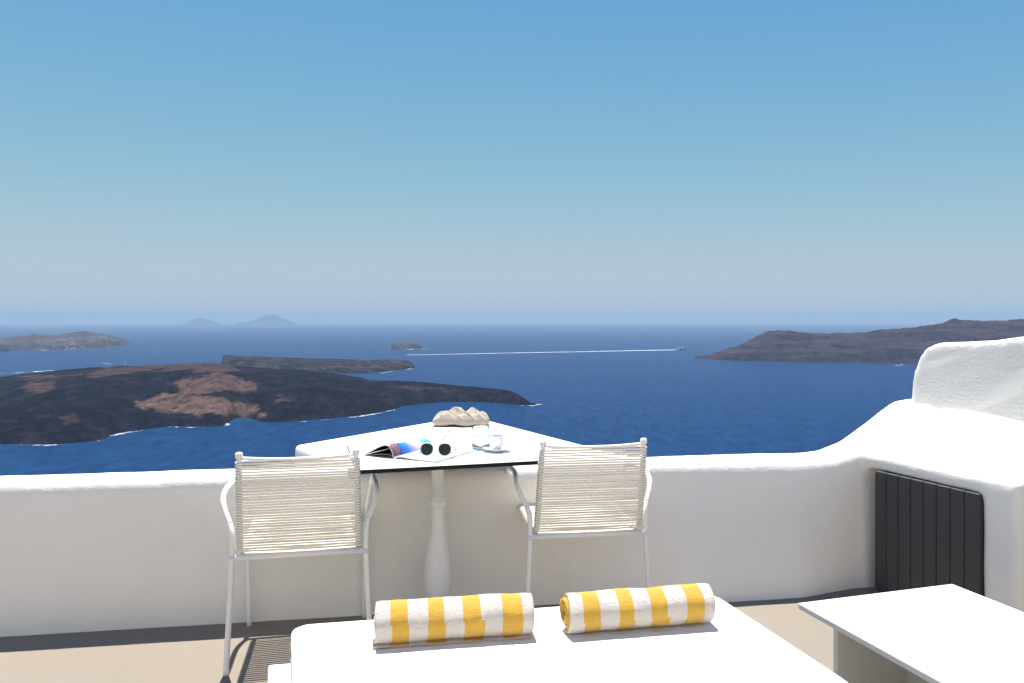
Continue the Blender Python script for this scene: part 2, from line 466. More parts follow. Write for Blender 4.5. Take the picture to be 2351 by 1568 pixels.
island('dark_headland', 'low dark point of land in front of the hazy headland', 'headland', lava2,
       [(-400, 770), (-60, 783), (0, 787), (14, 794), (22, 800), (27, 805)], [(-400, 812), (-60, 808), (0, 808), (27, 806)], [(-400, 7600), (0, 7350), (27, 7400)], 250, 20, 2, (9, 120), 20, 34)
thir = island_material('layered_cliff', (.001, .001, .006), (.0085, .0056, .0125), (.040, .026, .034), None, 22, (.050, .029, .036), None)
island('cliff_island', 'long layered reddish cliff island rising behind the whitewashed wall', 'island', thir,
       [(1596, 820), (1606, 818), (1630, 815), (1650, 809), (1662, 804), (1690, 797), (1715, 785), (1740, 771), (1760, 762), (1780, 759), (1810, 760), (1850, 765), (1900, 766), (1960, 765), (1990, 764), (2020, 757), (2060, 755), (2100, 752), (2130, 747), (2165, 742), (2185, 733), (2195, 731), (2208, 735), (2240, 736), (2300, 737), (2351, 733), (2500, 728), (2800, 740), (3100, 760)],
       [(1596, 823), (1700, 828), (1800, 831), (1900, 832), (2100, 836), (2351, 842), (2800, 850), (3100, 850)],
       [(1596, 5950), (1700, 6000), (1800, 6150), (2100, 6150), (2351, 6100), (3100, 6000)], 500, 12, 1.35, (42, 170), 44, 47, shore_noise=150, gully=.35)
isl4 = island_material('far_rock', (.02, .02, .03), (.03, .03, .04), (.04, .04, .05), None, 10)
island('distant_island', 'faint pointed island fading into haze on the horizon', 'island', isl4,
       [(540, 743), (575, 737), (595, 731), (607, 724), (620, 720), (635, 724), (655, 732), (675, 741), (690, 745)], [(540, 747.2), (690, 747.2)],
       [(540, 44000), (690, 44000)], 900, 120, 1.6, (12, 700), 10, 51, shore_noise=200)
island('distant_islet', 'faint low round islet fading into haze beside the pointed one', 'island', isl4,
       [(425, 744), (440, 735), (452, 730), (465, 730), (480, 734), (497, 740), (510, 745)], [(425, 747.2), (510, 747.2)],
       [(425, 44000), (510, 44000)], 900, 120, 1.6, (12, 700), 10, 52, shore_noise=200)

# surf along the lava shores
m = Mat('sea_foam', (.78, .79, .80), .9, .1); p = m.pos()
n = m.math('ADD', m.math('MULTIPLY', m.noise(m.mapping(p, (.011, .011, 0)), 1, 2, .5), .65), m.math('MULTIPLY', m.noise(m.mapping(p, (.10, .10, 0)), 1, 4, .7), .35))
tr = m.node('ShaderNodeBsdfTransparent'); mx = m.node('ShaderNodeMixShader')
m.l.new(m.ramp(n, [(.47, (0, 0, 0)), (.60, (1, 1, 1))]), mx.inputs[0]); m.l.new(tr.outputs[0], mx.inputs[1]); m.l.new(m.b.outputs[0], mx.inputs[2])
m.l.new(mx.outputs[0], m.out.inputs['Surface']); M['foam'] = m.m
def strip(pts, widths, z=.4):
    P = [Vector((p_.x, p_.y)) for p_ in pts]; V = []; Fc = []
    for i, q in enumerate(P):
        t = (P[min(i + 1, len(P) - 1)] - P[max(i - 1, 0)]).normalized(); nn = Vector((-t.y, t.x)); w = widths[i] / 2
        V += [(q.x + nn.x * w, q.y + nn.y * w, SEA + z), (q.x - nn.x * w, q.y - nn.y * w, SEA + z)]
    for i in range(len(P) - 1): Fc.append((2 * i, 2 * i + 1, 2 * i + 3, 2 * i + 2))
    return V, Fc
rnd = random.Random(4)
def surf(px_pts, w, dy=1.2):
    pts = spline([at(a, b + dy, SEA) for a, b in px_pts], 14)
    for q in pts: q += Vector((rnd.uniform(-7, 7), rnd.uniform(-9, 9), 0))
    return strip(pts, [w * .8 * (.55 + .45 * math.sin(k_ * 1.3 + w) * math.sin(k_ * .37)) for k_ in range(len(pts))])
parts = [surf([(-60, 1022), (0, 1020), (60, 1020), (120, 1021), (200, 1014), (240, 1010)], 12),
         surf([(236, 1009), (250, 1000), (290, 992), (325, 987)], 22), surf([(390, 979), (450, 981), (505, 980), (524, 972)], 16),
         surf([(598, 970), (650, 970), (700, 967)], 12), surf([(740, 963), (790, 959), (850, 951), (880, 945), (905, 940)], 22),
         surf([(1200, 930), (1226, 930), (1236, 927)], 34)]
tag(mobj('surf', *join(*parts), M['foam'], smooth=False), label='white surf breaking along the dark lava shore', cat='surf', kind='stuff')
parts = [surf([(870, 857.5), (900, 852), (945, 846)], 45, .4), surf([(935, 802), (983, 799.8)], 60, .2), surf([(60, 804.2), (150, 803.2), (235, 801)], 55, .1)]
tag(mobj('surf', *join(*parts), M['foam'], smooth=False), label='thin pale surf line around the far islets', cat='surf', kind='stuff')

# ------------------------------------------------------------------ parapet, ledge, cabinet, raised wall
WSLOPE = .1575
def wall_front(x): return 3.129 + (x + 2.10) * WSLOPE
def bake(o, voxel, smooth_it, fac=.5, disp=0.0, seed=0):
    md = o.modifiers.new('r', 'REMESH'); md.mode = 'VOXEL'; md.voxel_size = voxel; md.use_smooth_shade = True
    sm = o.modifiers.new('s', 'SMOOTH'); sm.factor = fac; sm.iterations = smooth_it
    dg = bpy.context.evaluated_depsgraph_get(); dg.update()
    me = bpy.data.meshes.new_from_object(o.evaluated_get(dg)); old = o.data; o.modifiers.clear(); o.data = me
    bpy.data.meshes.remove(old)
    me.name = o.name
    if disp:
        nV = len(me.vertices); co = np.empty(nV * 3); no = np.empty(nV * 3)
        me.vertices.foreach_get('co', co); me.vertices.foreach_get('normal', no)
        co = co.reshape(-1, 3); no = no.reshape(-1, 3)
        a = co[:, 0] + co[:, 1] * .7; b = co[:, 2] * 1.3 + co[:, 1] * .5
        d = (fbm(a * 3.1, b * 3.1, 3, seed) - .5) * disp * 2 + (fbm(a * 14, b * 14, 3, seed + 5) - .5) * disp * .5
        me.vertices.foreach_set('co', (co + no * d[:, None]).ravel()); me.update()
    me.polygons.foreach_set('use_smooth', [True] * len(me.polygons))
    return o

def prism(pts, z0, z1):
    """closed prism over plan points; z1 number or per-point list"""
    n = len(pts); V = [(p_[0], p_[1], z0) for p_ in pts] + [(p_[0], p_[1], z1[i] if isinstance(z1, list) else z1) for i, p_ in enumerate(pts)]
    Fc = [tuple(range(n))[::-1], tuple(range(n, 2 * n))] + [(i, (i + 1) % n, n + (i + 1) % n, n + i) for i in range(n)]
    return V, Fc

def sweep(stations):
    """closed cross-sections (lists of equal length) joined end to end"""
    V = []; Fc = []; k = len(stations[0])
    for s in stations: V += s
    for i in range(len(stations) - 1):
        for j in range(k):
            j2 = (j + 1) % k; Fc.append((i * k + j, i * k + j2, (i + 1) * k + j2, (i + 1) * k + j))
    Fc.append(tuple(range(k))[::-1]); Fc.append(tuple((len(stations) - 1) * k + j for j in range(k)))
    return V, Fc

# wall stations: x, top height, batter at the foot, thickness
st = []
prof_x = [-6.0, -3.0, -1.0, .4, .8, 1.2, 1.45, 1.576, 1.719, 1.862, 1.984, 2.08, 2.2]
prof_z = [.640, .640, .640, .640, .638, .632, .628, .632, .672, .745, .816, .865, .88]
for x in np.linspace(-6, 2.2, 420):
    zt = float(np.interp(x, prof_x, prof_z)); bat = float(np.interp(x, [.2, .8, 1.35, 1.65], [0, .13, .13, .03])); th = float(np.interp(x, [-2, .7, 1.6, 2.1], [.155, .165, .22, .32]))
    y0 = wall_front(x); nv = Vector((-WSLOPE, 1)).normalized()
    def P_(dn, z): return (x + nv.x * dn, y0 + nv.y * dn, z)
    st.append([P_(-bat, -.15), P_(0, zt - .055), P_(.012, zt - .025), P_(.04, zt), P_(th - .035, zt + .004), P_(th, zt - .03), P_(th, -1.5)])
wall_geo = sweep(st)
# storage cabinet moulded into the wall
dD = Vector((.361, -.9326)); nD = Vector((.9326, .361)); K0 = Vector((1.752, 3.655))
DOORL, DOORH = .535, .583
def cab(u, v): return K0 + dD * u + nD * v
def top_z(u, v):
    t = max(0, min(1, v / .40)); s = t * t * (3 - 2 * t)
    return .650 + .215 * (.5 * t + .5 * s) + .012 * math.exp(-((u - .2) / .2) ** 2) * t - .5 * max(0, .04 - u) * t
us = np.linspace(-.09, .69, 18); vs = np.linspace(.10, .95, 16)
def height_block(us, vs, z0):
    V = []; Fc = []; nu, nv_ = len(us), len(vs)
    for u in us:
        for v in vs:
            q = cab(u, v); V.append((q.x, q.y, top_z(u, v)))
    for u in us:
        for v in vs:
            q = cab(u, v); V.append((q.x, q.y, z0))
    o_ = nu * nv_
    for i in range(nu - 1):
        for j in range(nv_ - 1):
            a = i * nv_ + j; Fc.append((a, a + nv_, a + nv_ + 1, a + 1)); Fc.append((o_ + a, o_ + a + 1, o_ + a + nv_ + 1, o_ + a + nv_))
    for i in range(nu - 1):
        a = i * nv_; Fc.append((a, o_ + a, o_ + a + nv_, a + nv_)); a += nv_ - 1; Fc.append((a, a + nv_, o_ + a + nv_, o_ + a))
    for j in range(nv_ - 1):
        Fc.append((j, j + 1, o_ + j + 1, o_ + j)); a = (nu - 1) * nv_ + j; Fc.append((a, o_ + a, o_ + a + 1, a + 1))
    return V, Fc
body = height_block(us, vs, -.15)
lintel = height_block(np.linspace(-.12, .69, 14), np.linspace(0, .16, 5), DOORH - .005)
pier = height_block(np.linspace(DOORL - .003, .69, 5), np.linspace(0, .16, 5), -.15)
pw = mobj('parapet_wall', *join(wall_geo, body, lintel, pier), M['plaster'])
bake(pw, .0135, 16, .5, .003, 3)
tag(pw, 'low whitewashed parapet wall of the terrace curving up over a dark cabinet door', 'wall')

# door of eight upright boards
door = empty('cabinet_door', (K0.x, K0.y, 0), math.atan2(dD.y, dD.x)); door.parent = pw
gap = bobj('gap_shade_panel', box_bm(-.005, DOORL + .015, .05, .09, .0, DOORH + .03), M['gap_shade'], door)  # near-black panel behind the boards, painted as the shade in the gap
nb = 8; bw = DOORL / nb
for k in range(nb):
    bm = box_bm(.0018, bw - .0018, -.018, .018, .012, DOORH - .003, .003, 2)
    bobj('board', bm, M['door'], door, loc=(k * bw, 0, 0))

# raised wall behind the cabinet
U0 = Vector((2.075, 3.95)); U1 = Vector((2.262, 3.366)); dU = (U1 - U0).normalized(); nU = Vector((-dU.y, dU.x))
if nU.x < 0: nU = -nU
prof = [(-.02, .30), (-.02, .87), (-.005, .99), (.02, 1.08), (.07, 1.155), (.14, 1.187), (.3, 1.197), (.45, 1.206), (.62, 1.232), (.9, 1.27), (1.4, 1.31), (2.2, 1.33), (2.2, .30)]
V = []
for w in (0, .34):
    for s, z in prof:
        q = U0 + dU * s + nU * w; V.append((q.x, q.y, z))
k = len(prof)
Fc = [tuple(range(k)), tuple(range(k, 2 * k))[::-1]] + [(j, k + j, k + (j + 1) % k, (j + 1) % k) for j in range(k)]
rw = mobj('raised_wall', V, Fc, M['plaster_rough'])
bm = bmesh.new(); bm.from_mesh(rw.data); bmesh.ops.recalc_face_normals(bm, faces=bm.faces); bm.to_mesh(rw.data); bm.free()
bake(rw, .0135, 9, .5, .004, 8)
tag(rw, 'rough plastered white wall with rounded end standing above the cabinet shoulder', 'wall')

# pointed ledge beyond the parapet
A_ = at(677, 1022, .64); T_ = at(1077, 954, .64); R_ = at(1348, 1023, .64); J_ = at(751, 1052, .64)
pl = [(A_.x, A_.y), (J_.x, J_.y), (-.62, wall_front(-.62) + .10), (.62, wall_front(.62) + .10), (R_.x + .04, R_.y - .13), (R_.x, R_.y), (T_.x, T_.y)]
ol = round_poly(pl, [.012, .12, .02, .02, .08, .08, .05], 6)
N = len(ol); cen = Vector((-.3, 4.0)); V = []; Fc = []
rings_ = [(-1.4, 0), (.60, 0), (.622, .002), (.634, .008), (.640, .02), (.643, .06)]
for z, ins in rings_:
    for q in ol:
        d_ = (cen - q); q2 = q + d_.normalized() * min(ins, d_.length * .5); V.append((q2.x, q2.y, z))
for i in range(len(rings_) - 1):
    for j in range(N):
        j2 = (j + 1) % N; Fc.append((i * N + j, i * N + j2, (i + 1) * N + j2, (i + 1) * N + j))
Fc.append(tuple((len(rings_) - 1) * N + j for j in range(N)))
lg = mobj('wall_ledge', V, Fc, M['ledge'])
bm = bmesh.new(); bm.from_mesh(lg.data); bmesh.ops.recalc_face_normals(bm, faces=bm.faces); bm.to_mesh(lg.data); bm.free()
tag(lg, 'flat white pointed ledge jutting out over the sea behind the dining table', 'ledge')


# ------------------------------------------------------------------ unseen building added behind the camera: bounces sunlight, blocks blue sky
hs = empty('added_house', (0, -1.7, 0)); tag(hs, 'unseen whitewashed building with dark door and windows, added to bounce sunlight', 'added_house')
HX, HZ = 6.5, 5.2
holes = [(-3.4, -2.2, .9, 2.1), (-.55, .55, .02, 2.25), (2.2, 3.4, .9, 2.1)]
xs_ = [-HX]; 
for h_ in holes: xs_ += [h_[0], h_[1]]
xs_.append(HX)
wp = []
for i in range(len(xs_) - 1):
    if i % 2 == 0: wp.append((xs_[i], xs_[i + 1], 0, HZ))
    else:
        h_ = holes[i // 2]; wp.append((h_[0], h_[1], h_[3], HZ)); wp.append((h_[0], h_[1], -.1, h_[2]))
bmh = bmesh.new()
for (x0, x1, z0, z1) in wp:
    t_ = box_bm(x0, x1, -.35, 0, z0, z1); me_ = bpy.data.meshes.new('t'); t_.to_mesh(me_); t_.free(); bmh.from_mesh(me_); bpy.data.meshes.remove(me_)
bobj('wall', bmh, M['plaster'], hs)
bobj('roof', box_bm(-HX - .05, HX + .05, -3.2, .05, HZ + .002, HZ + .25, .03, 2), M['plaster'], hs)
for x_ in (-HX + .15, HX - .15): bobj('wall', box_bm(x_ - .15, x_ + .15, -3.15, -.352, -.1, HZ), M['plaster'], hs)
M['pane'] = Mat('window_glass', (.03, .04, .05), .05, .5).m
for k_, h_ in enumerate(holes):
    nm = 'door' if k_ == 1 else 'window'
    fr_ = bobj(nm, box_bm(h_[0] + .004, h_[1] - .004, -.22, -.16, h_[2] + .004, h_[3] - .004, .004, 1), M['door'], hs)
    for s_ in range(2):
        w_ = (h_[1] - h_[0]) / 2
        bobj('pane', box_bm(h_[0] + w_ * s_ + .07, h_[0] + w_ * (s_ + 1) - .07, -.158, -.150, h_[2] + .08, h_[3] - .08), M['pane'], fr_)

# ------------------------------------------------------------------ armchairs
def make_chair():
    ch = empty('armchair')
    rt = .0105
    for s in (-1, 1):
        rear = spline([(.262 * s, -.012, 0.0), (.252 * s, -.006, .2), (.243 * s, 0, .40), (.242 * s, .004, .50), (.252 * s, .022, .545)], 6)
        arm = spline([(.252 * s, .022, .545), (.272 * s, .045, .585), (.285 * s, .075, .625), (.282 * s, .12, .652), (.278 * s, .20, .655), (.278 * s, .32, .648), (.276 * s, .385, .628), (.268 * s, .415, .585)], 6)
        front = spline([(.268 * s, .415, .585), (.258 * s, .425, .52), (.247 * s, .428, .44), (.242 * s, .435, .22), (.240 * s, .442, 0)], 6)
        mobj('leg', *tube(rear, rt, 12), M['tube'], ch); mobj('armrest', *tube(arm, rt, 12), M['tube'], ch); mobj('leg', *tube(front, rt, 12), M['tube'], ch)
        # back post bending into the seat rail
        post = [(.205 * s, -.085, .815), (.207 * s, -.06, .70), (.210 * s, -.030, .57), (.212 * s, -.005, .47)]
        mobj('back_post', *tube(spline(post, 6), .0092, 12), M['tube'], ch)
        capv = lathe([(.0005, .8275), (.009, .827), (.0132, .823), (.0138, .812), (.0128, .806)], 16)
        cp = mobj('post_cap', [v + Vector((.205 * s, -.086, 0)) for v in capv[0]], capv[1], M['tube'], ch)
        rail = spline([(.212 * s, -.005, .47), (.213 * s, .02, .442), (.213 * s, .07, .434), (.213 * s, .25, .440), (.213 * s, .41, .450), (.213 * s, .435, .446)], 6)
        mobj('seat_rail', *tube(rail, .0092, 12), M['tube'], ch)
    mobj('crossbar', *tube([(-.25, -.003, .425), (.25, -.003, .425)], .011, 12), M['tube'], ch)
    mobj('crossbar', *tube([(-.25, .426, .428), (.25, .426, .428)], .011, 12), M['tube'], ch)
    mobj('top_rail', *tube(spline([(-.205, -.083, .805), (-.1, -.083 - .012, .800), (0, -.083 - .016, .799), (.1, -.083 - .012, .800), (.205, -.083, .805)], 5), .0065, 10), M['tube'], ch)
    # cord loops wound round the two posts, then round the seat rails
    def loop(hw, rr, dz):
        pts = []
        for s in (-1, 1):
            for k in range(7):
                a = math.pi * (k / 6) - math.pi / 2
                pts.append(Vector((s * (hw + rr * math.cos(a)), (rr * math.sin(a)) * s, dz * math.sin(a) * s)))
        out = []
        for i, q in enumerate(pts):
            out.append(q)
            nx_ = pts[(i + 1) % len(pts)]
            if (nx_ - q).length > .1:
                for t in (.2, .4, .6, .8): out.append(q.lerp(nx_, t) + Vector((0, -.004 * math.sin(math.pi * t), 0)))
        return tube(out, .0034, 7, closed=True)
    nbk = 33
    lp = mobj('cord', *loop(.2085, .0124, .0052), M['cord'], ch)
    me = lp.data
    rr = random.Random(2)
    for i in range(nbk):
        o = lp if i == 0 else bpy.data.objects.new('cord', me)
        if i: C.objects.link(o); o.parent = ch
        t = i / (nbk - 1)
        z = lerp(.788, .452, t); y = float(np.interp(z, [.44, .47, .57, .70, .815], [.006, -.005, -.030, -.06, -.085]))
        o.location = (rr.uniform(-.0006, .0006), y, z + rr.uniform(-.0009, .0009))
        o.rotation_euler = (R(-13), R(rr.uniform(-.10, .10)), R(rr.uniform(-.1, .1)))
        o.scale = (lerp(.986, 1.018, t), 1, 1)
    nst = 22
    sp = mobj('cord', *loop(.213, .0124, .0026), M['cord'], ch); me2 = sp.data
    for i in range(nst):
        o = sp if i == 0 else bpy.data.objects.new('cord', me2)
        if i: C.objects.link(o); o.parent = ch
        t = i / (nst - 1); y = lerp(.045, .405, t); z = float(np.interp(y, [.02, .07, .25, .41], [.442, .434, .440, .450]))
        o.location = (0, y, z); o.rotation_euler = (R(90), 0, R(rr.uniform(-.2, .2)))
    return ch
c1 = make_chair(); c1.location = (-.793, 2.852, 0); c1.rotation_euler = (0, 0, R(11.5))
tag(c1, 'white tube and cord armchair beside the table edge where the magazine lies', 'chair', 'cord armchairs at the terrace table')
c2 = copy_tree(c1); c2.location = (.312, 3.110, 0); c2.rotation_euler = (0, 0, R(8.5))
tag(c2, 'white tube and cord armchair beside the table corner nearest the coffee cup', 'chair', 'cord armchairs at the terrace table')

# ------------------------------------------------------------------ dining table
TZ = .742
FL = at(820, 1079, TZ); FR = at(1241, 1057, TZ); BL = at(785, 1022, TZ)
tx = Vector((FR.x - FL.x, FR.y - FL.y)); tw = tx.length; tang = math.atan2(tx.y, tx.x)
ty = Vector((-math.sin(tang), math.cos(tang))); tdp = .615
tc = Vector((FL.x, FL.y)) + tx * .5 + ty * tdp * .5
dt = empty('dining_table', (tc.x, tc.y, 0), tang)
tag(dt, 'small square white topped table with black edge on a turned pedestal', 'table')
bobj('tabletop', box_bm(-tw / 2, tw / 2, -tdp / 2, tdp / 2, TZ - .0015, TZ, .0006, 1), M['laminate'], dt)
bobj('tabletop_edge', box_bm(-tw / 2 - .0005, tw / 2 + .0005, -tdp / 2 - .0005, tdp / 2 + .0005, TZ - .0165, TZ - .0016, .001, 1), M['black_edge'], dt)
prof = [(.10, 0), (.104, .004), (.104, .012), (.098, .020), (.06, .028), (.045, .045), (.036, .07), (.034, .09), (.040, .11), (.050, .135), (.0575, .17), (.0605, .205), (.059, .24), (.053, .29), (.045, .34), (.037, .39), (.0305, .44), (.027, .48), (.0265, .508), (.030, .512), (.0345, .520), (.037, .530), (.034, .538), (.029, .543), (.031, .548), (.029, .553), (.0255, .556), (.0255, .70), (.03, .706), (.055, .712), (.06, .7200), (.06, .7250)]
ped = mobj('pedestal', *lathe(prof, 40, True, True), M['pedestal'], dt)

# ------------------------------------------------------------------ magazine
m = Mat('magazine_print', (.8, .8, .8), .22, .5)
uv = m.node('ShaderNodeUVMap'); uv.uv_map = 'UVMap'
sp_ = m.node('ShaderNodeSeparateXYZ'); m.l.new(uv.outputs[0], sp_.inputs[0]); U_, V_ = sp_.outputs[0], sp_.outputs[1]
wob = m.math('ADD', V_, m.math('MULTIPLY', m.math('SUBTRACT', m.noise(uv.outputs[0], 3, 3), .5), .10))
c = m.ramp(wob, [(.0, (.05, .03, .10)), (.20, (.05, .05, .22)), (.24, (.02, .16, .60)), (.38, (.05, .25, .70)), (.48, (.45, .42, .62)), (.60, (.80, .70, .72)), (.70, (.70, .70, .78)), (.82, (.10, .52, .72)), (1.0, (.03, .45, .60))])
vo = m.node('ShaderNodeTexVoronoi'); m.l.new(m.mapping(uv.outputs[0], (14, 22, 1)), vo.inputs['Vector'])
flow = m.ramp(vo.outputs['Distance'], [(.30, (.75, .38, .40)), (.50, (.06, .03, .05))])
c = m.mix(m.ramp(wob, [(.17, (1, 1, 1)), (.22, (0, 0, 0))]), c, flow)
m.color(c); M['print_a'] = m.m
m = Mat('magazine_page', (.8, .8, .8), .22, .5)
uv = m.node('ShaderNodeUVMap'); uv.uv_map = 'UVMap'
sp_ = m.node('ShaderNodeSeparateXYZ'); m.l.new(uv.outputs[0], sp_.inputs[0]); U_, V_ = sp_.outputs[0], sp_.outputs[1]
q = m.math('ADD', m.math('MULTIPLY', U_, .8), m.math('MULTIPLY', m.noise(uv.outputs[0], 4, 3), .35))
c = m.ramp(q, [(.16, (.16, .28, .68)), (.36, (.46, .50, .78)), (.55, (.76, .72, .77)), (.75, (.80, .79, .79))])
txt = m.noise(m.mapping(uv.outputs[0], (40, 130, 1)), 1, 2)
blk = m.math('MULTIPLY', m.math('GREATER_THAN', U_, .66), m.math('MULTIPLY', m.math('GREATER_THAN', V_, .35), m.math('LESS_THAN', V_, .62)))
c = m.mix(m.math('MULTIPLY', blk, m.ramp(txt, [(.52, (0, 0, 0)), (.58, (.6, .6, .6))])), c, (.30, .38, .62))
m.color(c); M['print_b'] = m.m
M['paper_edge'] = Mat('paper_edges', (.66, .63, .60), .8, .2).m
M['print_dark'] = Mat('black_printed_page', (.02, .019, .018), .3, .4).m
S0 = at(904, 1053, TZ); S1 = Vector((-.345, 3.328, TZ))
e2 = Vector((S1.x - S0.x, S1.y - S0.y)); Lm = e2.length; mag_ang = math.atan2(e2.y, e2.x) - math.pi / 2
mag = empty('magazine', (S0.x, S0.y, TZ + .0006), mag_ang)
tag(mag, 'open glossy magazine with one half curled into an arch on the tabletop', 'magazine')
def sheet(name, curve_fn, mats, thick=.0045, nv=14, uvdir=1):
    """thick page block: curve_fn(v) -> list of (x, z) points of the upper side"""
    rows = []
    for j in range(nv + 1):
        v = j / nv; rows.append((v, curve_fn(v)))
    nu = len(rows[0][1]); V = []; Fc = []; fm = []; uvs = {}
    for v, cu in rows:
        for i, (x, z) in enumerate(cu):
            V.append(Vector((x, v * Lm, z))); uvs[len(V) - 1] = (i / (nu - 1), v)
    off = len(V)
    for v, cu in rows:
        for i, (x, z) in enumerate(cu):
            a = Vector(cu[max(i - 1, 0)]); b = Vector(cu[min(i + 1, nu - 1)]); t = (b - a).normalized(); nn = Vector((-t.y, t.x))
            V.append(Vector((x - nn.x * thick * uvdir, v * Lm, z - nn.y * thick * uvdir))); uvs[len(V) - 1] = (i / (nu - 1), v)
    def q(a, b, c, d, mi): Fc.append((a, b, c, d)); fm.append(mi)
    for j in range(nv):
        for i in range(nu - 1):
            a = j * nu + i; q(a, a + 1, a + nu + 1, a + nu, 0); q(off + a, off + a + nu, off + a + nu + 1, off + a + 1, 2)
        a = j * nu; q(a, a + nu, off + a + nu, off + a, 1); a += nu - 1; q(a, off + a, off + a + nu, a + nu, 1)
    for i in range(nu - 1):
        q(i, off + i, off + i + 1, i + 1, 1); a = nv * nu + i; q(a, a + 1, off + a + 1, off + a, 1)
    o = mobj(name, V, Fc, None, mag, mats=mats, fmat=fm)
    ul = o.data.uv_layers.new(name='UVMap')
    for l in o.data.loops: ul.data[l.index].uv = uvs[l.vertex_index]
    return o
def curl(v):
    k = 1 - .30 * v
    pts = [(0, .001), (-.004, .018 * k), (-.010, .034 * k), (-.020, .046 * k), (-.034, .052 * k), (-.055, .050 * k), (-.085, .038 * k), (-.118, .021 * k), (-.155 + .008 * v, .0055)]
    s = spline([Vector((a, b, 0)) for a, b in pts], 4)
    return [(q_.x, q_.y) for q_ in s]
sheet('curled_pages', curl, [M['print_a'], M['paper_edge'], M['print_dark']], .0035, 14, -1)
def inner(v):
    k = lerp(.30, .66, v)
    pts = [(-.002, .001), (-.008, .030 * k), (-.022, .045 * k), (-.040, .047 * k), (-.07, .040 * k), (-.105, .022 * k), (-.146, .0030)]
    return [(q_.x, q_.y) for q_ in spline([Vector((a, b, 0)) for a, b in pts], 4)]
sheet('inner_page', inner, [M['print_dark'], M['paper_edge'], M['print_dark']], .0008, 10, -1)
def flat(v):
    pts = [(.001, .004), (.02, .012), (.05, .0125), (.09, .0095), (.14, .0075), (.205, .0068)]
    s = spline([Vector((a, b, 0)) for a, b in pts], 4)
    return [(q_.x, max(q_.y, .006)) for q_ in s]
def flatl(v):
    return [(x, z) for x, z in flat(v)]
sheet('flat_pages', flatl, [M['print_b'], M['paper_edge'], M['paper_edge']], .0055, 10, 1)

# ------------------------------------------------------------------ sunglasses
m = Mat('lens_glass', (.004, .016, .013), .08, .35); M['lens'] = m.m
M['pearl'] = Mat('pearl_acetate', (.78, .76, .72), .25, .5).m
M['tort'] = Mat('tortoise_tip', (.10, .055, .02), .3, .5).m
sg_c = at(1000, 1047, TZ + .010)
sg = empty('sunglasses', (sg_c.x, sg_c.y, TZ + .0085), R(-4))
tag(sg, 'sunglasses with white rims and dark green lenses standing on the magazine', 'sunglasses')
tilt = R(12)
def sgp(x, z, y=0): return Vector((x, z * math.sin(tilt) + y * math.cos(tilt), z * math.cos(tilt) + .0015 - y * math.sin(tilt)))
for s in (-1, 1):
    cx_, cz_ = .0365 * s, .0268
    ring = []
    for k in range(32):
        a = 2 * math.pi * k / 32; ca, sa = math.cos(a), math.sin(a)
        ring.append((cx_ + .0265 * math.copysign(abs(ca) ** .85, ca) * (1 + .06 * sa), cz_ + .0252 * math.copysign(abs(sa) ** .9, sa)))
    mobj('rim', *tube([sgp(a, b) for a, b in ring], .0021, 8, closed=True), M['pearl'], sg)
    V = [sgp(cx_, cz_, -.0016)] + [sgp(a, b, 0) for a, b in ring]; n = len(ring)
    V += [sgp(cx_, cz_, .0002)] + [sgp(a, b, .0012) for a, b in ring]
    Fc = [(0, 1 + k, 1 + (k + 1) % n) for k in range(n)] + [(n + 1, n + 2 + (k + 1) % n, n + 2 + k) for k in range(n)]
    mobj('lens', V, Fc, M['lens'], sg)
    hx = .066 * s
    tp = spline([sgp(.0605 * s, .040), sgp(hx, .041, .006), Vector((hx * 1.01, .05, .038)), Vector((hx * .99, .10, .026)), Vector((hx * .96, .128, .012))], 6)
    mobj('temple', *tube(tp, .0019, 8), M['pearl'], sg)
    mobj('temple_tip', *tube([tp[-1], tp[-1] + Vector((-.002 * s, .012, -.010))], .0023, 8), M['tort'], sg)
    mobj('hinge', *tube([sgp(.061 * s, .014), sgp(.068 * s, .0095)], .0022, 8), M['tort'], sg)
mobj('bridge', *tube(spline([sgp(-.0125, .036), sgp(0, .0395), sgp(.0125, .036)], 5), .0019, 8), M['pearl'], sg)

# ------------------------------------------------------------------ water glass, cup and saucer
M['glass'] = Mat('clear_glass', (.93, .96, .97), .0, .5, IOR=1.47, Transmission_Weight=1.0).m
M['water'] = Mat('drinking_water', (.96, .98, .99), .0, .5, IOR=1.333, Transmission_Weight=1.0).m
gp = at(1104, 1030, TZ)
wg = empty('water_glass', (gp.x, gp.y, TZ)); tag(wg, 'clear tumbler half full of water behind the coffee cup', 'glass')
go = [(.001, 0), (.036, 0), (.0385, .003), (.0395, .02), (.0400, .045), (.0392, .07), (.0365, .094), (.0362, .0955), (.0350, .0955), (.0345, .094), (.0375, .07), (.0382, .045), (.0377, .02), (.034, .0125), (.001, .0115)]
mobj('tumbler', *lathe(go, 40), M['glass'], wg)
mobj('water', *lathe([(.001, .0128), (.033, .0135), (.0368, .021), (.0374, .045), (.0371, .0575), (.001, .0570)], 40), M['water'], wg)
m = Mat('white_porcelain', (.78, .78, .79), .15, .5); M['porcelain'] = m.m
M['coffee'] = Mat('coffee', (.03, .014, .006), .1, .5).m
cp = at(1141, 1036.5, TZ)
cup = empty('coffee_cup', (cp.x, cp.y, TZ + .0095), R(-35)); tag(cup, 'white espresso cup with loop handle standing on its saucer', 'cup')
pr = [(.001, .0), (.018, 0), (.0195, .003), (.0235, .010), (.0275, .03), (.0300, .056), (.0298, .0585), (.0288, .0585), (.0280, .056), (.0255, .03), (.0215, .012), (.001, .008)]
mobj('cup_body', *lathe(pr, 36), M['porcelain'], cup)
mobj('coffee', *lathe([(.001, .040), (.0265, .040)], 32), M['coffee'], cup)
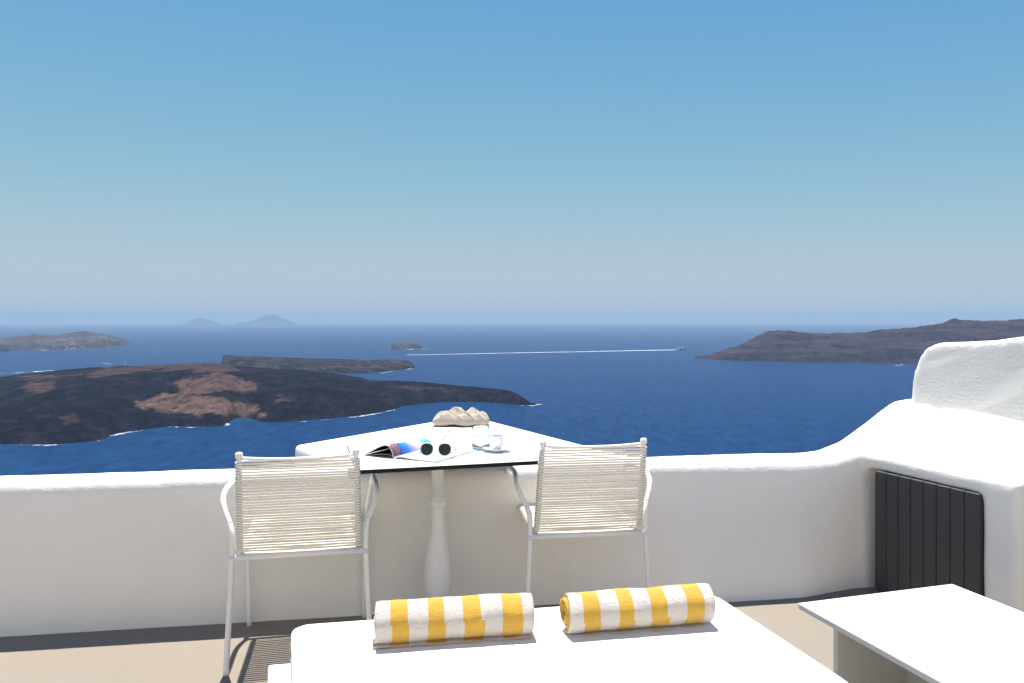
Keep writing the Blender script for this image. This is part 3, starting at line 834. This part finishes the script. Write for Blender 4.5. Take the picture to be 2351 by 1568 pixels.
mobj('handle', *tube(spline([(.028, 0, .048), (.040, 0, .050), (.046, 0, .040), (.042, 0, .027), (.026, 0, .021)], 6), .0034, 10), M['porcelain'], cup)
sc_ = mobj('saucer', *lathe([(.001, .0), (.026, .0), (.028, .002), (.034, .007), (.050, .0115), (.0590, .0150), (.0597, .0160), (.0585, .0166), (.048, .0135), (.034, .0095), (.026, .0080), (.001, .0075)], 48), M['porcelain'], loc=(cp.x, cp.y, TZ + .0004))
tag(sc_, 'round white saucer under the espresso cup on the tabletop', 'saucer')

# ------------------------------------------------------------------ cloth bundle on the ledge tip
m = Mat('cream_canvas', (.39, .345, .275), .9, .1); p = m.coord()
m.bump(m.noise(p, 700, 2), .15, .001); M['canvas'] = m.m
bp = at(1059, 977, .643)
bm = bmesh.new(); bmesh.ops.create_icosphere(bm, subdivisions=6, radius=1)
lobes = [(-.74, .15, .62, .30), (-.20, .35, 1.0, .36), (.38, .25, .90, .30), (.80, .05, .70, .26), (-.45, -.55, .62, .40), (.15, -.60, .55, .40), (.72, -.50, .66, .32)]
from mathutils import noise as mn
for v in bm.verts:
    x, y, z = v.co.normalized()
    rr_ = math.hypot(x, y); k_ = (math.asin(min(1, rr_)) / (math.pi / 2)) / max(rr_, 1e-6)
    dx, dy = x * k_, y * k_; box_ = max(abs(dx), abs(dy)); cr_ = math.hypot(dx, dy)
    sq = cr_ / max(box_, 1e-6); dx *= 1 + (sq - 1) * .75; dy *= 1 + (sq - 1) * .75
    H_ = 0
    for lx, ly, lh, lr in lobes: H_ += (lh * math.exp(-(((dx - lx) / lr) ** 2 + ((dy - ly) / .45) ** 2))) ** 4
    H_ = .40 + .60 * min(1.1, H_ ** .25)
    pr_ = (max(0, 1 - min(1, cr_) ** 5)) ** .5
    q = Vector((dx * 2.4 + dy * 1.5, dy * 1.1 - dx * .7, .3 if z > 0 else 4.0))
    f1 = 1 - min(1, abs(mn.noise(q * 1.3)) * 3.2); f2 = 1 - min(1, abs(mn.noise(q * 2.4 + Vector((3, 1, 0)))) * 3.0)
    if z >= 0: zz = .078 * H_ * pr_ + (.012 * f1 + .007 * f2) * pr_ + .024
    else: zz = .022 - .022 * pr_ * (.7 + .3 * math.sin(dx * 7))
    bul = 1 + .05 * math.sin(dx * 9 + 1) * (abs(dy) > .2) + .03 * f1
    v.co = Vector((dx * .178 * (1 + .03 * mn.noise(q * 2)), dy * .088 * bul, zz))
zmin = min(v.co.z for v in bm.verts)
for v in bm.verts: v.co.z -= zmin
cb = bobj('cloth_bundle', bm, M['canvas'], smooth=True, loc=(bp.x, bp.y, .6435), rz=R(-3))
tag(cb, 'crumpled cream canvas bundle lying at the tip of the pointed ledge', 'cloth')
q0 = at(1041, 980, .648); q1 = at(1010, 1014, .648); q2 = at(1003, 1022, .648)
inv = (Matrix.Translation(cb.location) @ Matrix.Rotation(R(-3), 4, 'Z')).inverted()
mobj('drawstring', *tube(spline([inv @ q0, inv @ q0.lerp(q1, .5), inv @ q1, inv @ q2], 5), .0028, 8), Mat('cord_cotton', (.42, .36, .28), .9, .1).m, cb)

# ------------------------------------------------------------------ daybed
BZ = .40
pm = [at(671, 1432, BZ), at(1642, 1362, BZ), at(2000, 1590, BZ), None]
a0 = Vector((pm[0].x, pm[0].y)); a1 = Vector((pm[1].x, pm[1].y)); a2 = Vector((pm[2].x, pm[2].y))
a3 = a0 + (a2 - a1) * 1.02
a0 = a0 + Vector((-.004, .012)); a1 = a1 + Vector((.006, .008))
bed = empty('daybed', ((a0.x + a1.x) / 2, (a0.y + a2.y) / 2, 0)); bo = Vector((bed.location.x, bed.location.y))
tag(bed, 'low white daybed with thick pale mattress carrying the striped towels', 'daybed')
ol = [q - bo for q in round_poly([a0, a3, a2, a1], [.055, .09, .10, .03], 8)]
# resample the outline evenly
def resample(pts, step):
    out = []; N = len(pts)
    for i in range(N):
        a, b = pts[i], pts[(i + 1) % N]; k = max(1, int((b - a).length / step))
        for j in range(k): out.append(a.lerp(b, j / k))
    return out
ol = resample(ol, .018); N = len(ol); cen = sum(ol, Vector((0, 0))) / N
T0, TH = .285, BZ - .285
rings_ = [(T0, .020), (T0 + .008, .006), (T0 + .02, .001), (T0 + .05, -.004), (T0 + .075, -.003), (BZ - .022, .002), (BZ - .010, .008), (BZ - .003, .018), (BZ, .034), (BZ + .002, .08), (BZ + .004, .2), (BZ + .005, .35)]
V = []; Fc = []
nrm = []
for j in range(N):
    t = (ol[(j + 1) % N] - ol[j - 1]).normalized(); nn = Vector((t.y, -t.x))
    if nn.dot(cen - ol[j]) < 0: nn = -nn
    nrm.append(nn)
for z, ins in rings_:
    for j, q in enumerate(ol):
        w = 0
        if .30 < z < .385: w = .0035 * math.sin(j * 1.9 + z * 160) * (.5 + .5 * math.sin(j * .37)) + .002 * math.sin(j * .8 - z * 90)
        q2 = q + nrm[j] * (ins + w) if ins < .03 else (q + nrm[j] * .022).lerp(cen, min(.92, (ins - .02) * 1.6))
        V.append((q2.x, q2.y, z))
for i in range(len(rings_) - 1):
    for j in range(N):
        j2 = (j + 1) % N; Fc.append((i * N + j, i * N + j2, (i + 1) * N + j2, (i + 1) * N + j))
Fc.append(tuple((len(rings_) - 1) * N + j for j in range(N))); Fc.append(tuple(range(N))[::-1])
mt = mobj('mattress', V, Fc, M['mattress'], bed)
bm = bmesh.new(); bm.from_mesh(mt.data); bmesh.ops.recalc_face_normals(bm, faces=bm.faces); bm.to_mesh(mt.data); bm.free()
for z, ins in ((BZ - .016, .0015), (T0 + .012, .0005)):
    mobj('piping', *tube([(q.x + nrm[j].x * ins, q.y + nrm[j].y * ins, z) for j, q in enumerate(ol)], .0048, 6, closed=True), M['mattress'], mt)
ob = [q - bo for q in round_poly([a0 + Vector((-.065, -.02)), a3 + Vector((-.045, -.06)), a2 + Vector((.045, -.06)), a1 + Vector((.02, -.02))], .012, 4)]
V, Fc = prism(ob, 0, T0 - .002)
bo_ = mobj('base', V, Fc, M['board_white'], bed, smooth=False)
bm = bmesh.new(); bm.from_mesh(bo_.data); bmesh.ops.recalc_face_normals(bm, faces=bm.faces)
bmesh.ops.bevel(bm, geom=[e for e in bm.edges if all(v.co.z > .2 for v in e.verts)], offset=.006, segments=3, profile=.5, affect='EDGES')
bm.to_mesh(bo_.data); bm.free()

# ------------------------------------------------------------------ rolled towels
def towel_material(name, shift):
    m = Mat(name, (.8, .76, .70), .95, .1)
    uv = m.node('ShaderNodeUVMap'); uv.uv_map = 'UVMap'
    s_ = m.node('ShaderNodeSeparateXYZ'); m.l.new(uv.outputs[0], s_.inputs[0]); u, v = s_.outputs[0], s_.outputs[1]
    # stripe edges jump sideways where the weave changes
    wn_ = m.node('ShaderNodeTexWhiteNoise', noise_dimensions='2D')
    cell = m.node('ShaderNodeCombineXYZ'); m.l.new(m.math('FLOOR', m.math('MULTIPLY', v, 11)), cell.inputs[0]); m.l.new(m.math('FLOOR', m.math('MULTIPLY', u, 8)), cell.inputs[1])
    m.l.new(cell.outputs[0], wn_.inputs['Vector'])
    jag = m.math('MULTIPLY', m.math('SUBTRACT', wn_.outputs['Value'], .5), .030)
    fz = m.math('MULTIPLY', m.math('SUBTRACT', m.noise(m.coord(), 220, 3), .5), .010)
    uu = m.math('ADD', m.math('ADD', u, jag), fz)
    fr = m.math('FRACT', m.math('ADD', m.math('MULTIPLY', uu, 4.22), shift))
    st_ = m.math('LESS_THAN', fr, .49)
    p = m.coord()
    tone = m.noise(p, 45, 5, .7)
    ye = m.mix(tone, (.70, .375, .032), (.82, .50, .070)); wh = m.mix(tone, (.68, .60, .53), (.80, .745, .69))
    m.color(m.mix(st_, wh, ye))
    h = m.noise(p, 230, 4, .7); b0 = m.bump(h, 1.0, .009)
    m.bump(m.noise(p, 60, 3, .6), .35, .006, b0)
    m.b.inputs['Sheen Weight'].default_value = .25
    return m.m
def towel(name, label, pa, pb, rad, seed, shift, flap, turns=3.6):
    ax = Vector((pb.x - pa.x, pb.y - pa.y)); L = ax.length; ang = math.atan2(ax.y, ax.x)
    mat = towel_material(name + '_terry', shift)
    th = .0125; nA = 46; steps = int(turns * nA)
    sec = []
    for i in range(steps + 1):
        a = 2 * math.pi * turns * (i / steps)
        r = lerp(.008, rad - th / 2, i / steps)
        ph = R(-100) - 2 * math.pi * turns + a      # the sheet ends underneath
        sec.append(Vector((math.cos(ph) * r, math.sin(ph) * r)))
    if flap:
        e = sec[-1]; sec += [e + Vector((-.012, -.0015)), e + Vector((-.024, -.003)), e + Vector((-.036, -.003))]
    nS = len(sec); nx_ = 48; V = []; uvs = []; Fc = []
    acc = [0]
    for i in range(1, nS): acc.append(acc[-1] + (sec[i] - sec[i - 1]).length)
    rg = random.Random(seed); tshift = [rg.uniform(-.010, .010) for _ in range(int(turns) + 3)]
    for side in (1, -1):
        for i, q in enumerate(sec):
            t = (sec[min(i + 1, nS - 1)] - sec[max(i - 1, 0)]).normalized(); nn = Vector((t.y, -t.x))
            ti = i / nA; k0 = int(ti); ts = lerp(tshift[k0], tshift[k0 + 1], ti - k0) if i < nS - 8 else 0
            outer = i > steps - nA * 1.05
            for k in range(nx_ + 1):
                s = k / nx_; x = (s - .5) * L
                x = x + ts * (abs(s - .5) * 2) ** 4
                lump = 0
                if outer or True:
                    lump = .0030 * mn.noise(Vector((x * 14, q.x * 22 + seed, q.y * 22))) + .0014 * mn.noise(Vector((x * 60, q.x * 70, q.y * 70 + seed)))
                edge = max(0, abs(s - .5) * 2 - .93) / .07
                off = side * (th / 2) * (.42 if i > steps else 1) * (1 - .35 * edge ** 2) + lump * (1 if side > 0 else .6)
                pz = q + nn * off
                V.append(Vector((x, pz.x, pz.y * .97))); uvs.append((s + (0 if side > 0 and i > steps - nA * 1.1 else 2), acc[i]))
    W = nx_ + 1; off_ = nS * W; caps = set()
    for i in range(nS - 1):
        for k in range(nx_):
            a = i * W + k; Fc.append((a, a + W, a + W + 1, a + 1)); Fc.append((off_ + a, off_ + a + 1, off_ + a + W + 1, off_ + a + W))
        for k in (0, nx_):
            a = i * W + k; q_ = (a, off_ + a, off_ + a + W, a + W); caps.add(len(Fc)); Fc.append(q_ if k == 0 else q_[::-1])
    for k in range(nx_):
        Fc.append((k, k + 1, off_ + k + 1, off_ + k)); a = (nS - 1) * W + k; Fc.append((a, off_ + a, off_ + a + 1, a + 1))
    zm = min(v.z for v in V)
    V = [Vector((v.x, v.y, v.z - zm)) for v in V]
    mid = (pa + pb) / 2
    o = mobj(name, V, Fc, mat, loc=(mid.x, mid.y, BZ + .0045), rz=ang)
    ul = o.data.uv_layers.new(name='UVMap')
    li = np.empty(len(o.data.loops), np.int32); o.data.loops.foreach_get('vertex_index', li)
    ua = np.array(uvs)[li]
    for p_ in o.data.polygons:
        if p_.index in caps: ua[p_.loop_start:p_.loop_start + p_.loop_total, 0] = 2.0 + (.02 if p_.center.x < 0 else .98)
    ul.data.foreach_set('uv', ua.ravel())
    tag(o, label, 'towel', 'rolled striped towels on the daybed')
    return o
zc = BZ + .062
towel('rolled_towel', 'rolled yellow and white striped towel with a loose flap tucked under it', at(856, 1428, zc), at(1213, 1406, zc), .0615, 5, .58, True)
towel('rolled_towel', 'rolled yellow and white striped towel beside the low white side table', at(1297, 1406, zc), at(1623, 1382, zc), .0595, 9, .62, False)

# ------------------------------------------------------------------ low white table
SZ = .36
A2 = at(1832, 1384, SZ); B2 = at(2186, 1340, SZ)
sx_ = Vector((B2.x - A2.x, B2.y - A2.y)); sw = sx_.length; sang = math.atan2(sx_.y, sx_.x)
lt = empty('low_table', (A2.x, A2.y, 0), sang)
tag(lt, 'low rectangular white board table standing in front of the dark cabinet door', 'table')
LEN = 1.05
bobj('tabletop', box_bm(0, sw, -LEN, 0, SZ - .02, SZ, .003, 2), M['board_white'], lt)
bobj('leg_panel', box_bm(.045, sw - .045, -.135, -.115, 0, SZ - .0205, .0015, 1), M['board_white'], lt)
bobj('leg_panel', box_bm(.045, sw - .045, -LEN + .115, -LEN + .135, 0, SZ - .0205, .0015, 1), M['board_white'], lt)
bobj('middle_panel', box_bm(sw * .5 - .01, sw * .5 + .01, -LEN + .1355, -.1355, .03, SZ - .021, .0015, 1), M['board_white'], lt)

# ------------------------------------------------------------------ boats
M['ship_white'] = Mat('ship_white', (.75, .75, .74), .5, .3).m
M['ship_blue'] = Mat('ship_hull', (.05, .09, .16), .5, .3).m
M['ship_glass'] = Mat('ship_windows', (.02, .03, .05), .2, .5).m
def hull(L, B, z0, z1, bow=.3):
    pts = [(-L / 2, -B / 2), (L / 2 - L * bow, -B / 2), (L / 2 - L * bow * .35, -B * .3), (L / 2, 0), (L / 2 - L * bow * .35, B * .3), (L / 2 - L * bow, B / 2), (-L / 2, B / 2)]
    n = len(pts); V = [(x * .96, y * .82, z0) for x, y in pts] + [(x, y, z1 + (.12 * (z1 - z0) if x > L * .2 else 0)) for x, y in pts]
    Fc = [tuple(range(n))[::-1], tuple(range(n, 2 * n))] + [(i, (i + 1) % n, n + (i + 1) % n, n + i) for i in range(n)]
    return V, Fc
wk0 = at(1553, 803.2, SEA); wk1 = at(935, 815, SEA); head = (wk0 - wk1); hang = math.atan2(head.y, head.x)
f0 = at(1565, 803, SEA)
fe = empty('ferry', (f0.x, f0.y, SEA), hang)
tag(fe, 'white ferry drawing a long straight white wake across the strait', 'ship')
mobj('hull', *hull(96, 17, -2, 9), M['ship_blue'], fe, smooth=False)
for (x0, x1, b_, z0, z1, nm) in ((-44, 30, 16, 9.2, 15, 'deckhouse'), (-36, 24, 14, 15.1, 20, 'deckhouse'), (6, 22, 12, 20.1, 24, 'bridge')):
    dk = bobj(nm, box_bm(x0, x1, -b_ / 2, b_ / 2, z0, z1, .4, 1), M['ship_white'], fe)
    bobj('window_band', box_bm(x0 + 2, x1 - 1.5, -b_ / 2 - .1, b_ / 2 + .1, z0 + 2.2, z0 + 3.6), M['ship_glass'], dk)
mobj('funnel', *lathe([(3, 20), (2.6, 29), (2, 29.2)], 14, True, True), M['ship_blue'], fe, loc=(-18, 0, 0))
mobj('mast', *tube([(14, 0, 24), (14, 0, 33)], .5, 6), M['ship_white'], fe)
pts = [wk0.lerp(wk1, k / 40) + Vector((0, 14 * math.sin(k * .3), 0)) for k in range(41)]
m = Mat('wake_foam', (.75, .77, .79), .9, .1); p = m.pos()
n = m.noise(m.mapping(p, (.006, .02, 0)), 1, 4, .6)
tr = m.node('ShaderNodeBsdfTransparent'); mx = m.node('ShaderNodeMixShader')
m.l.new(m.ramp(n, [(.30, (.25, .25, .25)), (.60, (.9, .9, .9))]), mx.inputs[0]); m.l.new(tr.outputs[0], mx.inputs[1]); m.l.new(m.b.outputs[0], mx.inputs[2])
m.l.new(mx.outputs[0], m.out.inputs['Surface']); M['wake'] = m.m
tag(mobj('wake', *strip(pts, [lerp(95, 40, k / 40) for k in range(41)], .5), M['wake'], smooth=False), label='long straight white wake trailing behind the ferry', cat='wake', kind='stuff')

def boat(px, py, L, ang, label, sail=False, wake=0):
    q = at(px, py, SEA); b = empty('sailboat' if sail else 'motor_yacht', (q.x, q.y, SEA), ang)
    tag(b, label, 'boat')
    mobj('hull', *hull(L, L * .26, -.5, L * .10, .4), M['ship_white'], b, smooth=False)
    bobj('cabin', box_bm(-L * .28, L * .16, -L * .1, L * .1, L * .10 + .05, L * .19, L * .012, 1), M['ship_white'], b)
    bobj('window_band', box_bm(-L * .26, L * .165, -L * .102, L * .102, L * .135, L * .165), M['ship_glass'], b)
    if sail:
        mobj('mast', *tube([(0, 0, L * .1), (0, 0, L * 1.25)], L * .014, 6), M['ship_white'], b)
        V = [(-.02 * L, 0, .25 * L), (-.42 * L, .03 * L, .25 * L), (-.02 * L, 0, 1.2 * L), (-.2 * L, .06 * L, .55 * L)]
        V2 = [(x, y - .01 * L, z) for x, y, z in V]
        mobj('sail', V + V2, [(0, 1, 3), (1, 2, 3), (2, 0, 3), (4, 7, 5), (5, 7, 6), (6, 7, 4), (0, 4, 5, 1), (1, 5, 6, 2), (2, 6, 4, 0)], M['ship_white'], b, smooth=False)
    else:
        bobj('flybridge', box_bm(-L * .2, L * .04, -L * .085, L * .085, L * .195, L * .235, L * .01, 1), M['ship_white'], b)
    if wake:
        d_ = Vector((math.cos(ang), math.sin(ang), 0))
        pts = [q - d_ * (L * .4 + wake * k / 6) for k in range(7)]
        tag(mobj('wake', *strip(pts, [L * .7 + k * wake * .02 for k in range(7)], .5), M['wake'], smooth=False), label='short white wake behind the ' + ('yacht below the layered cliff' if px > 1000 else 'yacht off the lava island'), cat='wake', kind='stuff')
    return b
pts = [at(-40, 860, SEA).lerp(at(135, 850.5, SEA), k / 16) for k in range(17)]
tag(mobj('wake', *strip(pts, [24 + 2 * k for k in range(17)], .5), M['foam'], smooth=False), label='faint old wake streak in the water behind the lava island', cat='wake', kind='stuff')
boat(2072, 839, 32, R(5), 'small white motor yacht below the layered cliff island', wake=40)
boat(236, 835.5, 36, R(200), 'white motor yacht with a wake just behind the lava island', wake=40)
boat(357, 815, 34, R(40), 'lone white sailboat in the open strait beneath the hazy headland', sail=True)
boat(288, 837, 24, R(70), 'smaller white sailboat close behind the crest of the lava island', sail=True)

# ------------------------------------------------------------------ haze
m = bpy.data.materials.new('sea_haze'); m.use_nodes = True
n = m.node_tree.nodes; n.remove(n['Principled BSDF'])
pv = n.new('ShaderNodeVolumePrincipled'); pv.inputs['Color'].default_value = (.38, .51, .63, 1); pv.inputs['Density'].default_value = 1 / 25000.0
pv.inputs['Anisotropy'].default_value = 0.0
m.node_tree.links.new(pv.outputs[0], n['Material Output'].inputs['Volume'])
hz = bobj('haze', box_bm(-62000, 62000, -62000, 62000, SEA - 12, 430), m)
tag(hz, 'pale blue sea haze filling the air over the bay', 'haze', kind='stuff')
